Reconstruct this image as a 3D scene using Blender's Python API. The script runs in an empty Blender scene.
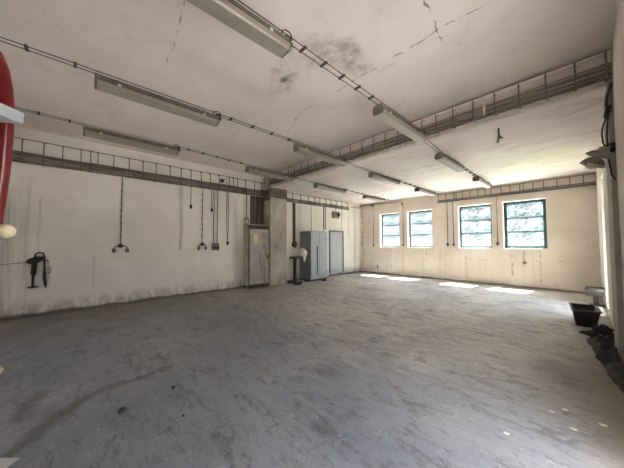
import bpy, bmesh, math, random
from mathutils import Vector, Matrix, noise
random.seed(7)
S = bpy.context.scene
COL = S.collection
PI = math.pi

# ------------------------------------------------------------------ camera, sky, sun, exposure
cam_d = bpy.data.cameras.new('camera')
cam = bpy.data.objects.new('camera', cam_d)
COL.objects.link(cam)
S.camera = cam
cam_d.sensor_fit = 'HORIZONTAL'
cam_d.sensor_width = 36.0
cam_d.lens = 36.0 * 250.1 / 624.0
cam_d.clip_start = 0.03
cam_d.clip_end = 500
_yaw, _pitch, _roll = -0.825, 0.037, -0.004
_f = Vector((math.sin(_yaw)*math.cos(_pitch), math.cos(_yaw)*math.cos(_pitch), math.sin(_pitch)))
_r = Vector((math.cos(_yaw), -math.sin(_yaw), 0))
_u = _r.cross(_f)
_r2 = _r*math.cos(_roll) + _u*math.sin(_roll)
_u2 = -_r*math.sin(_roll) + _u*math.cos(_roll)
cam.matrix_world = Matrix(((_r2.x, _u2.x, -_f.x, 7.954), (_r2.y, _u2.y, -_f.y, -10.838), (_r2.z, _u2.z, -_f.z, 1.5), (0, 0, 0, 1)))

W = bpy.data.worlds.new('sky')
S.world = W
W.use_nodes = True
wn = W.node_tree.nodes
wl = W.node_tree.links
sky = wn.new('ShaderNodeTexSky')
sky.sky_type = 'NISHITA'
sky.sun_disc = False
SUN_DIR = Vector((-0.13, -0.51, -1.0)).normalized()      # the way the light travels
sky.sun_elevation = math.asin(-SUN_DIR.z)
sky.sun_rotation = math.atan2(-SUN_DIR.x, -SUN_DIR.y)
sky.air_density = 1.0
sky.dust_density = 1.0
wn['Background'].inputs['Strength'].default_value = 0.9
haze = wn.new('ShaderNodeHueSaturation')                   # thin summer haze takes some blue out of the sky
haze.inputs['Saturation'].default_value = 0.6
wl.new(sky.outputs[0], haze.inputs['Color'])
wl.new(haze.outputs[0], wn['Background'].inputs['Color'])

sun_d = bpy.data.lights.new('sun', 'SUN')
sun_d.energy = 64.0
sun_d.angle = math.radians(0.6)
sun_d.color = (1.0, 0.94, 0.87)
sun = bpy.data.objects.new('sun', sun_d)
sun.rotation_euler = SUN_DIR.to_track_quat('-Z', 'Y').to_euler()
sun.location = (6, 6, 12)
COL.objects.link(sun)

def portal(name, loc, size, direction):
    d = bpy.data.lights.new(name, 'AREA')
    d.shape = 'RECTANGLE'
    d.size, d.size_y = size
    d.cycles.is_portal = True
    o = bpy.data.objects.new(name, d)
    o.location = loc
    o.rotation_euler = Vector(direction).to_track_quat('-Z', 'Y').to_euler()
    COL.objects.link(o)

S.view_settings.view_transform = 'Standard'
S.view_settings.look = 'None'
S.view_settings.gamma = 1.0
S.view_settings.use_curve_mapping = False
S.view_settings.exposure = 2.05
S.cycles.max_bounces = 14
S.cycles.diffuse_bounces = 8
S.cycles.glossy_bounces = 4
S.cycles.transmission_bounces = 8
S.cycles.transparent_max_bounces = 12
S.cycles.caustics_reflective = False
S.cycles.caustics_refractive = False
S.cycles.sample_clamp_indirect = 6.0

# ------------------------------------------------------------------ helpers: nodes
def lin(c):
    return tuple((v/12.92 if v <= 0.04045 else ((v+0.055)/1.055)**2.4) for v in c) + (1.0,)
def rgb(r, g, b):
    return lin((r/255.0, g/255.0, b/255.0))

class NT:
    """small builder for a material's nodes"""
    def __init__(self, name):
        self.m = bpy.data.materials.new(name)
        self.m.use_nodes = True
        self.n = self.m.node_tree.nodes
        self.l = self.m.node_tree.links
        self.b = self.n['Principled BSDF']
        self.out = self.n['Material Output']
        self.tc = self.n.new('ShaderNodeTexCoord')
        self.co = self.tc.outputs['Object']
    def put(self, sock, v):
        if hasattr(v, 'links') or hasattr(v, 'is_linked'):
            self.l.new(v, sock)
        else:
            sock.default_value = v
    def math(self, op, a, b=0.0, c=0.0, clamp=False):
        nd = self.n.new('ShaderNodeMath')
        nd.operation = op
        nd.use_clamp = clamp
        self.put(nd.inputs[0], a); self.put(nd.inputs[1], b); self.put(nd.inputs[2], c)
        return nd.outputs[0]
    def vm(self, op, a, b=None, scale=None):
        nd = self.n.new('ShaderNodeVectorMath')
        nd.operation = op
        self.put(nd.inputs[0], a)
        if b is not None: self.put(nd.inputs[1], b)
        if scale is not None: self.put(nd.inputs['Scale'], scale)
        return nd.outputs['Value'] if op in ('DOT_PRODUCT', 'LENGTH', 'DISTANCE') else nd.outputs['Vector']
    def noise(self, scale, detail=4, rough=0.55, dist=0.0, co=None, stretch=None, col=False):
        co = co or self.co
        if stretch:
            co = self.vm('MULTIPLY', co, stretch)
        nd = self.n.new('ShaderNodeTexNoise')
        self.l.new(co, nd.inputs['Vector'])
        nd.inputs['Scale'].default_value = scale
        nd.inputs['Detail'].default_value = detail
        nd.inputs['Roughness'].default_value = rough
        nd.inputs['Distortion'].default_value = dist
        return nd.outputs['Color' if col else 'Fac']
    def voronoi(self, scale, feature='F1', co=None):
        nd = self.n.new('ShaderNodeTexVoronoi')
        nd.feature = feature
        self.l.new(co or self.co, nd.inputs['Vector'])
        nd.inputs['Scale'].default_value = scale
        return nd.outputs['Distance']
    def ramp(self, fac, lo, hi, a=0.0, b=1.0, smooth=True):
        nd = self.n.new('ShaderNodeMapRange')
        if smooth: nd.interpolation_type = 'SMOOTHSTEP'
        self.put(nd.inputs['Value'], fac)
        nd.inputs['From Min'].default_value = lo
        nd.inputs['From Max'].default_value = hi
        nd.inputs['To Min'].default_value = a
        nd.inputs['To Max'].default_value = b
        return nd.outputs['Result']
    def mix(self, fac, a, b, mode='MIX'):
        nd = self.n.new('ShaderNodeMix')
        nd.data_type = 'RGBA'
        nd.blend_type = mode
        self.put(nd.inputs[0], fac); self.put(nd.inputs[6], a); self.put(nd.inputs[7], b)
        return nd.outputs[2]
    def xyz(self, co=None):
        nd = self.n.new('ShaderNodeSeparateXYZ')
        self.l.new(co or self.co, nd.inputs[0])
        return nd.outputs
    def wobble(self, amp, scale=2.5, detail=3):
        c = self.noise(scale, detail, col=True)
        c = self.vm('SUBTRACT', c, (0.5, 0.5, 0.5))
        c = self.vm('SCALE', c, scale=amp)
        return self.vm('ADD', self.co, c)
    def seg(self, co, a, b, w, soft=None):
        """1 on a thin crooked line between two points"""
        a = Vector(a); b = Vector(b); d = b-a
        pa = self.vm('SUBTRACT', co, tuple(a))
        h = self.math('DIVIDE', self.vm('DOT_PRODUCT', pa, tuple(d)), d.length_squared, clamp=True)
        q = self.vm('SUBTRACT', pa, self.vm('SCALE', tuple(d), scale=h))
        return self.ramp(self.vm('LENGTH', q), w*0.3 if soft is None else soft, w, 1.0, 0.0)
    def blob(self, co, c, r, inner=0.3):
        """1 inside an ellipsoid spot, 0 outside"""
        q = self.vm('SUBTRACT', co, c)
        q = self.vm('DIVIDE', q, r)
        return self.ramp(self.vm('LENGTH', q), inner, 1.0, 1.0, 0.0)
    def bump(self, h, strength=0.3, dist=0.02):
        nd = self.n.new('ShaderNodeBump')
        self.put(nd.inputs['Height'], h)
        nd.inputs['Strength'].default_value = strength
        nd.inputs['Distance'].default_value = dist
        self.l.new(nd.outputs[0], self.b.inputs['Normal'])
    def done(self, color=None, rough=None, metal=None, spec=None):
        if color is not None: self.put(self.b.inputs['Base Color'], color)
        if rough is not None: self.put(self.b.inputs['Roughness'], rough)
        if metal is not None: self.put(self.b.inputs['Metallic'], metal)
        if spec is not None: self.put(self.b.inputs['Specular IOR Level'], spec)
        return self.m

def worn(name, base, dirt, scale=6.0, lo=0.45, hi=0.75, amount=1.0, rough=0.6, metal=0.0, bump=0.0, stretch=None):
    t = NT(name)
    k = t.ramp(t.noise(scale, 5, 0.65, 0.3, stretch=stretch), lo, hi, 0.0, amount)
    fine = t.noise(scale*7, 3, 0.6)
    c = t.mix(k, base, dirt)
    c = t.mix(t.ramp(fine, 0.3, 0.7, 0.0, 0.22), c, dirt)
    if bump: t.bump(fine, bump, 0.004)
    return t.done(c, rough, metal)

# ------------------------------------------------------------------ helpers: meshes
class MB:
    """collects shapes and links them as one mesh object"""
    def __init__(self):
        self.bm = bmesh.new()
        self.sm = []
    def box(self, c, s, rot=None, bevel=0.0):
        bm = self.bm
        before = set(bm.verts)
        g = bmesh.ops.create_cube(bm, size=1.0)
        vs = g['verts']
        for v in vs:
            v.co = Vector((v.co.x*s[0], v.co.y*s[1], v.co.z*s[2]))
        if bevel:
            es = list({e for v in vs for e in v.link_edges})
            bmesh.ops.bevel(bm, geom=es, offset=bevel, segments=2, profile=0.5, affect='EDGES')
            vs = [v for v in bm.verts if v not in before]
        for v in vs:
            if rot is not None: v.co = rot @ v.co
            v.co += Vector(c)
        return self
    def span(self, x0, x1, y0, y1, z0, z1, bevel=0.0):
        return self.box(((x0+x1)/2, (y0+y1)/2, (z0+z1)/2), (abs(x1-x0), abs(y1-y0), abs(z1-z0)), None, bevel)
    def ring(self, c, axis, r, n, ref=None):
        a = Vector(axis).normalized()
        ref = ref or (Vector((0, 0, 1)) if abs(a.z) < 0.9 else Vector((1, 0, 0)))
        u = a.cross(ref).normalized(); w = a.cross(u).normalized()
        return [self.bm.verts.new(Vector(c) + (u*math.cos(2*PI*i/n) + w*math.sin(2*PI*i/n))*r) for i in range(n)]
    def skin(self, rings, cap=True):
        bm = self.bm
        n = len(rings[0])
        for A, B in zip(rings, rings[1:]):
            for i in range(n):
                f = bm.faces.new((A[i], A[(i+1) % n], B[(i+1) % n], B[i])); f.smooth = True
        if cap:
            bm.faces.new(rings[0][::-1]); bm.faces.new(rings[-1])
        return self
    def tube(self, pts, r, n=8, cap=True):
        pts = [Vector(p) for p in pts]
        rs = r if isinstance(r, (list, tuple)) else [r]*len(pts)
        rings = []
        prev = None
        for i, p in enumerate(pts):
            t = (pts[min(i+1, len(pts)-1)] - pts[max(i-1, 0)]).normalized()
            if prev is None:
                ref = Vector((0, 0, 1)) if abs(t.z) < 0.9 else Vector((1, 0, 0))
                u = t.cross(ref).normalized()
            else:
                u = (prev - t*prev.dot(t)).normalized()
            prev = u
            w = t.cross(u)
            rings.append([self.bm.verts.new(p + (u*math.cos(2*PI*k/n) + w*math.sin(2*PI*k/n))*rs[i]) for k in range(n)])
        return self.skin(rings, cap)
    def cyl(self, a, b, r, n=14, r2=None):
        return self.tube([a, b], [r, r if r2 is None else r2], n)
    def lathe(self, prof, c=(0, 0, 0), n=24, rot=None):
        """prof: (radius, height) pairs turned about z"""
        rings = []
        for r, z in prof:
            ring = []
            for i in range(n):
                v = Vector((r*math.cos(2*PI*i/n), r*math.sin(2*PI*i/n), z))
                if rot is not None: v = rot @ v
                ring.append(self.bm.verts.new(v + Vector(c)))
            rings.append(ring)
        return self.skin(rings, True)
    def prism(self, poly, axis, a, b):
        """poly of 2-D points swept along an axis from a to b"""
        def mk(p, t):
            if axis == 'x': return (t, p[0], p[1])
            if axis == 'y': return (p[0], t, p[1])
            return (p[0], p[1], t)
        A = [self.bm.verts.new(mk(p, a)) for p in poly]
        B = [self.bm.verts.new(mk(p, b)) for p in poly]
        n = len(poly)
        for i in range(n):
            self.bm.faces.new((A[i], A[(i+1) % n], B[(i+1) % n], B[i]))
        self.bm.faces.new(A[::-1]); self.bm.faces.new(B)
        return self
    def quad(self, *ps):
        self.bm.faces.new([self.bm.verts.new(p) for p in ps]); return self
    def build(self, name, m, parent=None, smooth=False):
        bm = self.bm
        bmesh.ops.recalc_face_normals(bm, faces=bm.faces[:])
        me = bpy.data.meshes.new(name)
        bm.to_mesh(me); bm.free()
        if smooth:
            for p in me.polygons: p.use_smooth = True
        me.materials.append(m)
        o = bpy.data.objects.new(name, me)
        COL.objects.link(o)
        if parent is not None: o.parent = parent
        return o

def tag(o, label=None, cat=None, group=None, kind=None):
    if label: o['label'] = label
    if cat: o['category'] = cat
    if group: o['group'] = group
    if kind: o['kind'] = kind
    return o
def thing(name, label, cat, loc=(0, 0, 0), rz=0.0, group=None):
    o = bpy.data.objects.new(name, None)
    COL.objects.link(o)
    o.location = loc
    o.rotation_euler = (0, 0, rz)
    o.empty_display_size = 0.1
    return tag(o, label, cat, group)
def struct(name, mb, m):
    return tag(mb.build(name, m), kind='structure')
def dup(root, loc, rz, label, group=None):
    """a copy of a thing with copies of its parts and sub-parts"""
    r = root.copy(); COL.objects.link(r)
    r.location = loc
    if rz is not None: r.rotation_euler = (0, 0, rz)
    r['label'] = label
    if group: r['group'] = group
    for ch in list(root.children):
        c = ch.copy(); COL.objects.link(c); c.parent = r
        for g in ch.children:
            d = g.copy(); COL.objects.link(d); d.parent = c
    return r
def sag(a, b, drop, n=14):
    a = Vector(a); b = Vector(b)
    return [a.lerp(b, t/n) - Vector((0, 0, drop*4*(t/n)*(1-t/n))) for t in range(n+1)]

# ------------------------------------------------------------------ dimensions of the hall (metres)
ZN, ZF, YS = 3.96, 3.52, -5.90       # near ceiling, lower far ceiling, line of the step between them
XR, YB = 8.27, -14.0                 # right wall, back wall

# ------------------------------------------------------------------ materials of the shell
def mat_ceiling():
    t = NT('ceiling_plaster')
    base = t.mix(t.ramp(t.noise(0.7, 4), 0.3, 0.7), rgb(214, 203, 196), rgb(227, 218, 212))
    base = t.mix(t.ramp(t.noise(2.2, 6, 0.7, 0.6), 0.52, 0.8, 0, 0.45), base, rgb(184, 168, 150))
    base = t.mix(t.ramp(t.noise(3.4, 6, 0.7, 1.2, stretch=(0.35, 1.6, 1)), 0.56, 0.72, 0, 0.35), base, rgb(234, 228, 218))
    wob = t.wobble(0.16, 3.0, 5)
    wob2 = t.wobble(0.9, 2.6, 6)
    # soot spots beside the lamps, with a pale ring
    for c, r, k in (((4.97, -8.64, ZN), (0.42, 0.30, 0.5), 0.55), ((5.72, -8.62, ZN), (0.52, 0.62, 0.5), 0.5), ((5.95, -8.25, ZN), (0.30, 0.40, 0.5), 0.6)):
        s = t.blob(wob2, c, r, 0.1)
        s = t.math('MULTIPLY', s, t.ramp(t.noise(7, 5, 0.7), 0.35, 0.65, 0.15, 1.0))
        base = t.mix(t.math('MULTIPLY', s, k), base, rgb(92, 80, 68))
    base = t.mix(t.math('MULTIPLY', t.blob(wob, (4.97, -8.64, ZN), (0.10, 0.07, 0.3), 0.2), 0.75), base, rgb(58, 50, 44))
    gap = t.ramp(t.noise(5, 3), 0.32, 0.46)
    crack = None
    for a, b in (((5.60, -10.15, ZN), (4.2, -10.03, ZN)), ((4.25, -7.86, ZN), (6.75, -7.85, ZN)), ((6.95, -8.45, ZN), (6.85, -7.60, ZN)), ((6.78, -7.86, ZN), (7.55, -7.80, ZN)),
                 ((3.0, -7.3, ZN), (4.3, -7.8, ZN))):
        s = t.seg(wob, a, b, 0.013)
        crack = s if crack is None else t.math('MAXIMUM', crack, s)
    crack = t.math('MULTIPLY', crack, gap)
    base = t.mix(t.math('MULTIPLY', crack, 0.75), base, rgb(88, 78, 68))
    # board marks in the far bay, parallel to the step
    x, y, z = t.xyz()
    far = t.ramp(y, YS, YS+0.05)
    line = None
    for yy in (-4.9, -3.7, -2.6, -1.4):
        s = t.seg(wob, (0.4, yy, ZF), (8.2, yy+0.05, ZF), 0.014)
        line = s if line is None else t.math('MAXIMUM', line, s)
    line = t.math('MULTIPLY', t.math('MULTIPLY', line, far), t.ramp(t.noise(2.0, 3), 0.42, 0.6))
    base = t.mix(t.math('MULTIPLY', line, 0.5), base, rgb(120, 106, 92))
    dirt = t.math('MULTIPLY', far, t.ramp(t.noise(1.3, 6, 0.75, 0.8, stretch=(0.5, 2.2, 1)), 0.5, 0.68, 0, 0.55))
    base = t.mix(dirt, base, rgb(168, 146, 122))
    t.bump(t.noise(9, 6, 0.7), 0.25, 0.01)
    return t.done(base, 0.9, spec=0.2)

def wall_base(t, c1, c2, c3):
    base = t.mix(t.ramp(t.noise(0.9, 4), 0.35, 0.7), c1, c2)
    return t.mix(t.ramp(t.noise(5, 6, 0.75, 0.4), 0.55, 0.8, 0, 0.4), base, c3)

def mat_wall_left():
    t = NT('left_wall_paint')
    base = wall_base(t, rgb(224, 217, 208), rgb(235, 229, 221), rgb(192, 183, 165))
    x, y, z = t.xyz()
    wob = t.wobble(0.10, 2.2, 5)
    streaky = t.noise(3.0, 5, 0.7, stretch=(1, 2.4, 0.12))
    for (yy, z1, z0, w, k) in ((-8.72, 3.1, 1.35, 0.10, 0.55), (-11.72, 2.9, 0.3, 0.12, 0.45), (-11.95, 2.6, 0.1, 0.16, 0.5), (-11.5, 2.5, 0.9, 0.05, 0.3), (-7.0, 3.0, 0.2, 0.16, 0.28), (-6.85, 1.6, 0.0, 0.12, 0.4), (-10.6, 1.2, 0.5, 0.06, 0.2), (-4.2, 3.0, 0.3, 0.2, 0.35), (-0.5, 3.3, 0.2, 0.16, 0.4), (-1.0, 3.2, 1.8, 0.07, 0.5), (-0.05, 3.4, 0.0, 0.10, 0.6)):
        s = t.seg(wob, (0, yy, z1), (0, yy, z0), w, 0.0)
        s = t.math('MULTIPLY', s, t.ramp(streaky, 0.4, 0.62, 0.1, 1.0))
        base = t.mix(t.math('MULTIPLY', s, k), base, rgb(104, 94, 80))
    low = t.math('MULTIPLY', t.ramp(t.xyz(wob)[2], 0.03, 0.42, 1.0, 0.0), t.ramp(t.noise(6, 5, 0.7, stretch=(1, 1, 0.5)), 0.36, 0.62))
    base = t.mix(t.math('MULTIPLY', low, 0.6), base, rgb(112, 98, 80))
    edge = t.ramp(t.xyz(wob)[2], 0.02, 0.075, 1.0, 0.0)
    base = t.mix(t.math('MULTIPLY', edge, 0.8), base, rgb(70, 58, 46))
    # chipped specks
    sp = t.ramp(t.voronoi(3.2), 0.03, 0.06, 1.0, 0.0)
    sp = t.math('MULTIPLY', sp, t.ramp(t.noise(1.1, 2), 0.5, 0.6))
    base = t.mix(t.math('MULTIPLY', sp, 0.6), base, rgb(90, 76, 60))
    # newer, whiter plaster strip beside the steel door
    base = t.mix(t.math('MULTIPLY', t.seg(t.wobble(0.03, 3), (0, -2.62, 2.1), (0, -2.62, 0.1), 0.17, 0.14), 0.8), base, rgb(240, 238, 232))
    t.bump(t.noise(14, 5, 0.65), 0.2, 0.008)
    return t.done(base, 0.85, spec=0.25)

def mat_wall_far():
    t = NT('far_wall_paint')
    base = wall_base(t, rgb(206, 193, 180), rgb(218, 207, 196), rgb(176, 158, 140))
    wob = t.wobble(0.12, 2.2, 5)
    zz = t.xyz(wob)[2]
    streak = t.ramp(t.noise(2.6, 5, 0.7, stretch=(2.2, 1, 0.12)), 0.48, 0.7)
    under = t.ramp(zz, 1.15, 1.35, 1.0, 0.0)
    base = t.mix(t.math('MULTIPLY', t.math('MULTIPLY', streak, under), 0.22), base, rgb(150, 128, 104))
    for (xx, z1, z0, w, k) in ((1.75, 1.2, 0.3, 0.06, 0.5), (2.35, 1.2, 0.2, 0.05, 0.5), (4.9, 1.1, 0.1, 0.07, 0.4), (6.3, 1.2, 0.4, 0.05, 0.6), (6.62, 1.2, 0.7, 0.06, 0.7), (7.0, 1.2, 0.2, 0.04, 0.5), (3.4, 1.2, 0.6, 0.05, 0.5), (0.12, 3.3, 0.1, 0.16, 0.5), (0.55, 3.2, 1.6, 0.10, 0.35), (8.15, 3.0, 0.1, 0.2, 0.1)):
        s = t.math('MULTIPLY', t.seg(wob, (xx, 0, z1), (xx, 0, z0), w, 0.0), t.ramp(t.noise(6, 4), 0.4, 0.6))
        base = t.mix(t.math('MULTIPLY', s, k), base, rgb(110, 92, 74))
    # horizontal scuff lines
    ln = t.math('MAXIMUM', t.seg(wob, (4.8, 0, 0.86), (7.6, 0, 0.90), 0.018), t.seg(wob, (1.0, 0, 1.08), (4.6, 0, 1.04), 0.014))
    base = t.mix(t.math('MULTIPLY', t.math('MULTIPLY', ln, t.ramp(t.noise(4, 3), 0.45, 0.6)), 0.6), base, rgb(96, 82, 68))
    sp = t.math('MULTIPLY', t.ramp(t.voronoi(4.0), 0.03, 0.07, 1.0, 0.0), t.ramp(t.noise(1.4, 2), 0.5, 0.62))
    base = t.mix(t.math('MULTIPLY', sp, 0.65), base, rgb(88, 72, 58))
    base = t.mix(t.math('MULTIPLY', t.blob(t.wobble(0.05, 6), (6.62, 0, 0.82), (0.09, 0.3, 0.06), 0.3), 0.8), base, rgb(70, 48, 36))
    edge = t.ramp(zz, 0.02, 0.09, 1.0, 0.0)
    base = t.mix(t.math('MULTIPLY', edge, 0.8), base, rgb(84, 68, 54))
    t.bump(t.noise(14, 5, 0.65), 0.2, 0.008)
    return t.done(base, 0.88, spec=0.2)

def mat_plaster(name, a, b, dirt, amt=0.5):
    t = NT(name)
    base = t.mix(t.ramp(t.noise(1.2, 4), 0.35, 0.7), a, b)
    base = t.mix(t.ramp(t.noise(4, 6, 0.75, 0.5, stretch=(1, 1, 0.4)), 0.48, 0.75, 0, amt), base, dirt)
    t.bump(t.noise(12, 6, 0.7), 0.3, 0.01)
    return t.done(base, 0.9, spec=0.2)

def mat_floor():
    t = NT('painted_concrete_floor')
    x, y, z = t.xyz()
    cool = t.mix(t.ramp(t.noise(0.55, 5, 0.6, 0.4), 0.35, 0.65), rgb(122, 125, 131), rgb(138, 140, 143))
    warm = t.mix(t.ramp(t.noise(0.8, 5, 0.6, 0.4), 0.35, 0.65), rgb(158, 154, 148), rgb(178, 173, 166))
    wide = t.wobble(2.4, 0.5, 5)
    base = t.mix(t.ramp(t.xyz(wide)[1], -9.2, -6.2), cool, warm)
    zone = t.blob(t.wobble(1.4, 0.6, 4), (4.7, -3.0, 0), (5.8, 6.0, 1), 0.40)
    # bare, paler concrete where the paint has worn off, with ragged edges
    w1 = t.ramp(t.noise(0.9, 12, 0.78, 0.6), 0.44, 0.55)
    w2 = t.ramp(t.noise(2.3, 12, 0.84, 0.5, stretch=(0.7, 1.4, 1)), 0.50, 0.56)
    wornm = t.math('MULTIPLY', t.math('MAXIMUM', w1, t.math('MULTIPLY', w2, 0.8)), t.math('ADD', t.math('MULTIPLY', zone, 0.9), 0.10))
    base = t.mix(wornm, base, rgb(212, 206, 196))
    d1 = t.ramp(t.noise(3.1, 12, 0.86, 0.7, stretch=(0.6, 1.5, 1)), 0.525, 0.585, 0, 0.68)
    base = t.mix(d1, base, rgb(98, 91, 85))
    p1 = t.ramp(t.noise(6.5, 12, 0.86, 0.5), 0.56, 0.63)
    base = t.mix(t.math('MULTIPLY', p1, t.math('ADD', t.math('MULTIPLY', zone, 0.75), 0.28)), base, rgb(222, 218, 211))
    g0 = t.ramp(t.noise(8, 12, 0.9, 0.8, stretch=(0.6, 1.4, 1)), 0.53, 0.585, 0, 0.68)
    base = t.mix(g0, base, rgb(82, 76, 71))
    fine = t.noise(17, 9, 0.88, 0.4)
    base = t.mix(t.ramp(fine, 0.55, 0.72, 0, 0.4), base, rgb(190, 184, 176))
    base = t.mix(t.ramp(fine, 0.45, 0.28, 0, 0.5), base, rgb(84, 79, 75))
    # crackled paint
    vw = t.wobble(0.5, 2.2, 8)
    ck = t.ramp(t.voronoi(1.15, 'DISTANCE_TO_EDGE', co=vw), 0.004, 0.014, 1.0, 0.0)
    ck = t.math('MULTIPLY', ck, t.ramp(t.noise(1.3, 4), 0.47, 0.6))
    base = t.mix(t.math('MULTIPLY', ck, 0.28), base, rgb(78, 72, 67))
    # drag marks
    dr = t.ramp(t.noise(2.2, 6, 0.7, 0.6, stretch=(0.45, 2.6, 1)), 0.56, 0.66, 0, 0.35)
    base = t.mix(dr, base, rgb(112, 106, 99))
    # brown dirt along the left wall
    wob = t.wobble(0.9, 0.9, 6)
    xl = t.xyz(wob)[0]
    dl = t.math('MULTIPLY', t.ramp(xl, 0.3, 3.4, 1.0, 0.0), t.ramp(y, -7.5, -9.5, 0.35, 1.0))
    base = t.mix(t.math('MULTIPLY', dl, 0.6), base, rgb(112, 99, 82))
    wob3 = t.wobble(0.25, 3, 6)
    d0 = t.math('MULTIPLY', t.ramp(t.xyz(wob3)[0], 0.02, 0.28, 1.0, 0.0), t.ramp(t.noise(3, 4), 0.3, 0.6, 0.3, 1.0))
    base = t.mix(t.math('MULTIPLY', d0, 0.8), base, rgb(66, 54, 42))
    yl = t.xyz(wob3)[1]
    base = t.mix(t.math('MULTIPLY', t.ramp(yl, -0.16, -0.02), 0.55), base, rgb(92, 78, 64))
    xr = t.math('MULTIPLY', t.ramp(t.xyz(wob3)[0], 7.8, 8.15), 0.5)
    base = t.mix(xr, base, rgb(140, 124, 104))
    # dark damp stain in the near left corner, other spots
    ws = t.wobble(0.42, 2.4, 8)
    st = None
    for a, b, w in (((5.30, -11.30, 0), (4.78, -10.98, 0), 0.11), ((4.78, -10.98, 0), (4.55, -10.55, 0), 0.14), ((4.55, -10.55, 0), (4.50, -10.05, 0), 0.12), ((4.25, -11.1, 0), (4.6, -11.2, 0), 0.13)):
        s = t.seg(ws, a, b, w, 0.01)
        st = s if st is None else t.math('MAXIMUM', st, s)
    base = t.mix(t.math('MULTIPLY', st, 0.66), base, rgb(74, 66, 62))
    for c, r, k in (((6.45, -9.37, 0), (0.13, 0.10, 1), 0.5), ((6.5, -9.05, 0), (0.10, 0.12, 1), 0.35), ((4.7, -11.0, 0), (0.32, 0.24, 1), 0.35), ((7.0, -2.6, 0), (0.5, 0.28, 1), 0.45), ((3.0, -4.0, 0), (0.5, 0.4, 1), 0.3), ((7.95, -6.9, 0), (0.75, 1.5, 1), 0.6), ((5.9, -8.6, 0), (0.35, 0.25, 1), 0.25)):  # largest spot: dirt by the right wall, also painted darker to dim gateway light
        base = t.mix(t.math('MULTIPLY', t.blob(ws, c, r, 0.1), k), base, rgb(84, 76, 72))
    # thin cracks
    wc = t.wobble(0.35, 2.0, 6)
    cr = None
    for a, b in (((4.55, -8.85, 0), (5.4, -8.1, 0)), ((5.4, -8.1, 0), (6.0, -7.4, 0)), ((5.1, -9.8, 0), (5.7, -8.8, 0)), ((3.4, -8.3, 0), (4.4, -7.1, 0)), ((6.4, -8.3, 0), (7.6, -9.2, 0)), ((6.1, -9.9, 0), (6.6, -8.4, 0)), ((4.9, -7.6, 0), (6.4, -7.0, 0))):
        s = t.seg(wc, a, b, 0.014)
        cr = s if cr is None else t.math('MAXIMUM', cr, s)
    cr = t.math('MULTIPLY', cr, t.ramp(t.noise(3.5, 3), 0.42, 0.55))
    base = t.mix(t.math('MULTIPLY', cr, 0.65), base, rgb(70, 66, 62))
    # grit
    g1 = t.math('MULTIPLY', t.ramp(t.voronoi(13), 0.06, 0.14, 1.0, 0.0), t.ramp(t.noise(1.6, 4), 0.48, 0.6))
    base = t.mix(t.math('MULTIPLY', g1, 0.5), base, rgb(74, 68, 62))
    g2 = t.math('MULTIPLY', t.ramp(t.voronoi(9, co=t.vm('ADD', t.co, (3.3, 1.7, 0))), 0.03, 0.07, 1.0, 0.0), t.ramp(t.noise(1.3, 3), 0.55, 0.65))
    base = t.mix(t.math('MULTIPLY', g2, 0.8), base, rgb(222, 216, 206))
    rough = t.math('ADD', t.math('MULTIPLY', wornm, 0.3), t.ramp(t.noise(2.0, 5), 0.3, 0.7, 0.38, 0.58))
    t.bump(t.math('ADD', t.noise(5, 8, 0.7), t.math('MULTIPLY', cr, -0.6)), 0.45, 0.015)
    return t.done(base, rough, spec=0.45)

M = {}
M['ceiling'] = mat_ceiling()
M['wall_left'] = mat_wall_left()
M['wall_far'] = mat_wall_far()
M['wall_right'] = mat_plaster('right_wall_plaster', rgb(206, 198, 186), rgb(222, 216, 206), rgb(150, 138, 122), 0.5)
M['wall_back'] = mat_plaster('back_wall_plaster', rgb(206, 200, 190), rgb(220, 214, 204), rgb(170, 160, 146), 0.4)
M['pilaster'] = mat_plaster('bare_concrete_pilaster', rgb(158, 150, 142), rgb(178, 170, 162), rgb(104, 95, 88), 0.7)
M['column'] = mat_plaster('bare_concrete_column', rgb(158, 150, 136), rgb(186, 178, 164), rgb(104, 95, 82), 0.85)
M['floor'] = mat_floor()
M['ground'] = worn('yard_paving', rgb(192, 188, 184), rgb(172, 168, 163), 1.2, rough=0.9)
M['reveal'] = worn('white_reveal_plaster', rgb(214, 207, 198), rgb(182, 172, 160), 5, 0.55, 0.8, 0.6, 0.8)
M['teal'] = worn('teal_frame_paint', rgb(46, 72, 78), rgb(32, 42, 44), 9, 0.5, 0.75, 0.8, 0.5)
M['greyframe'] = worn('dark_grey_frame_paint', rgb(64, 74, 80), rgb(44, 48, 50), 9, 0.5, 0.75, 0.8, 0.5)
M['whiteframe'] = worn('white_door_frame_paint', rgb(226, 226, 226), rgb(180, 176, 170), 7, 0.5, 0.8, 0.7, 0.5)

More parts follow.
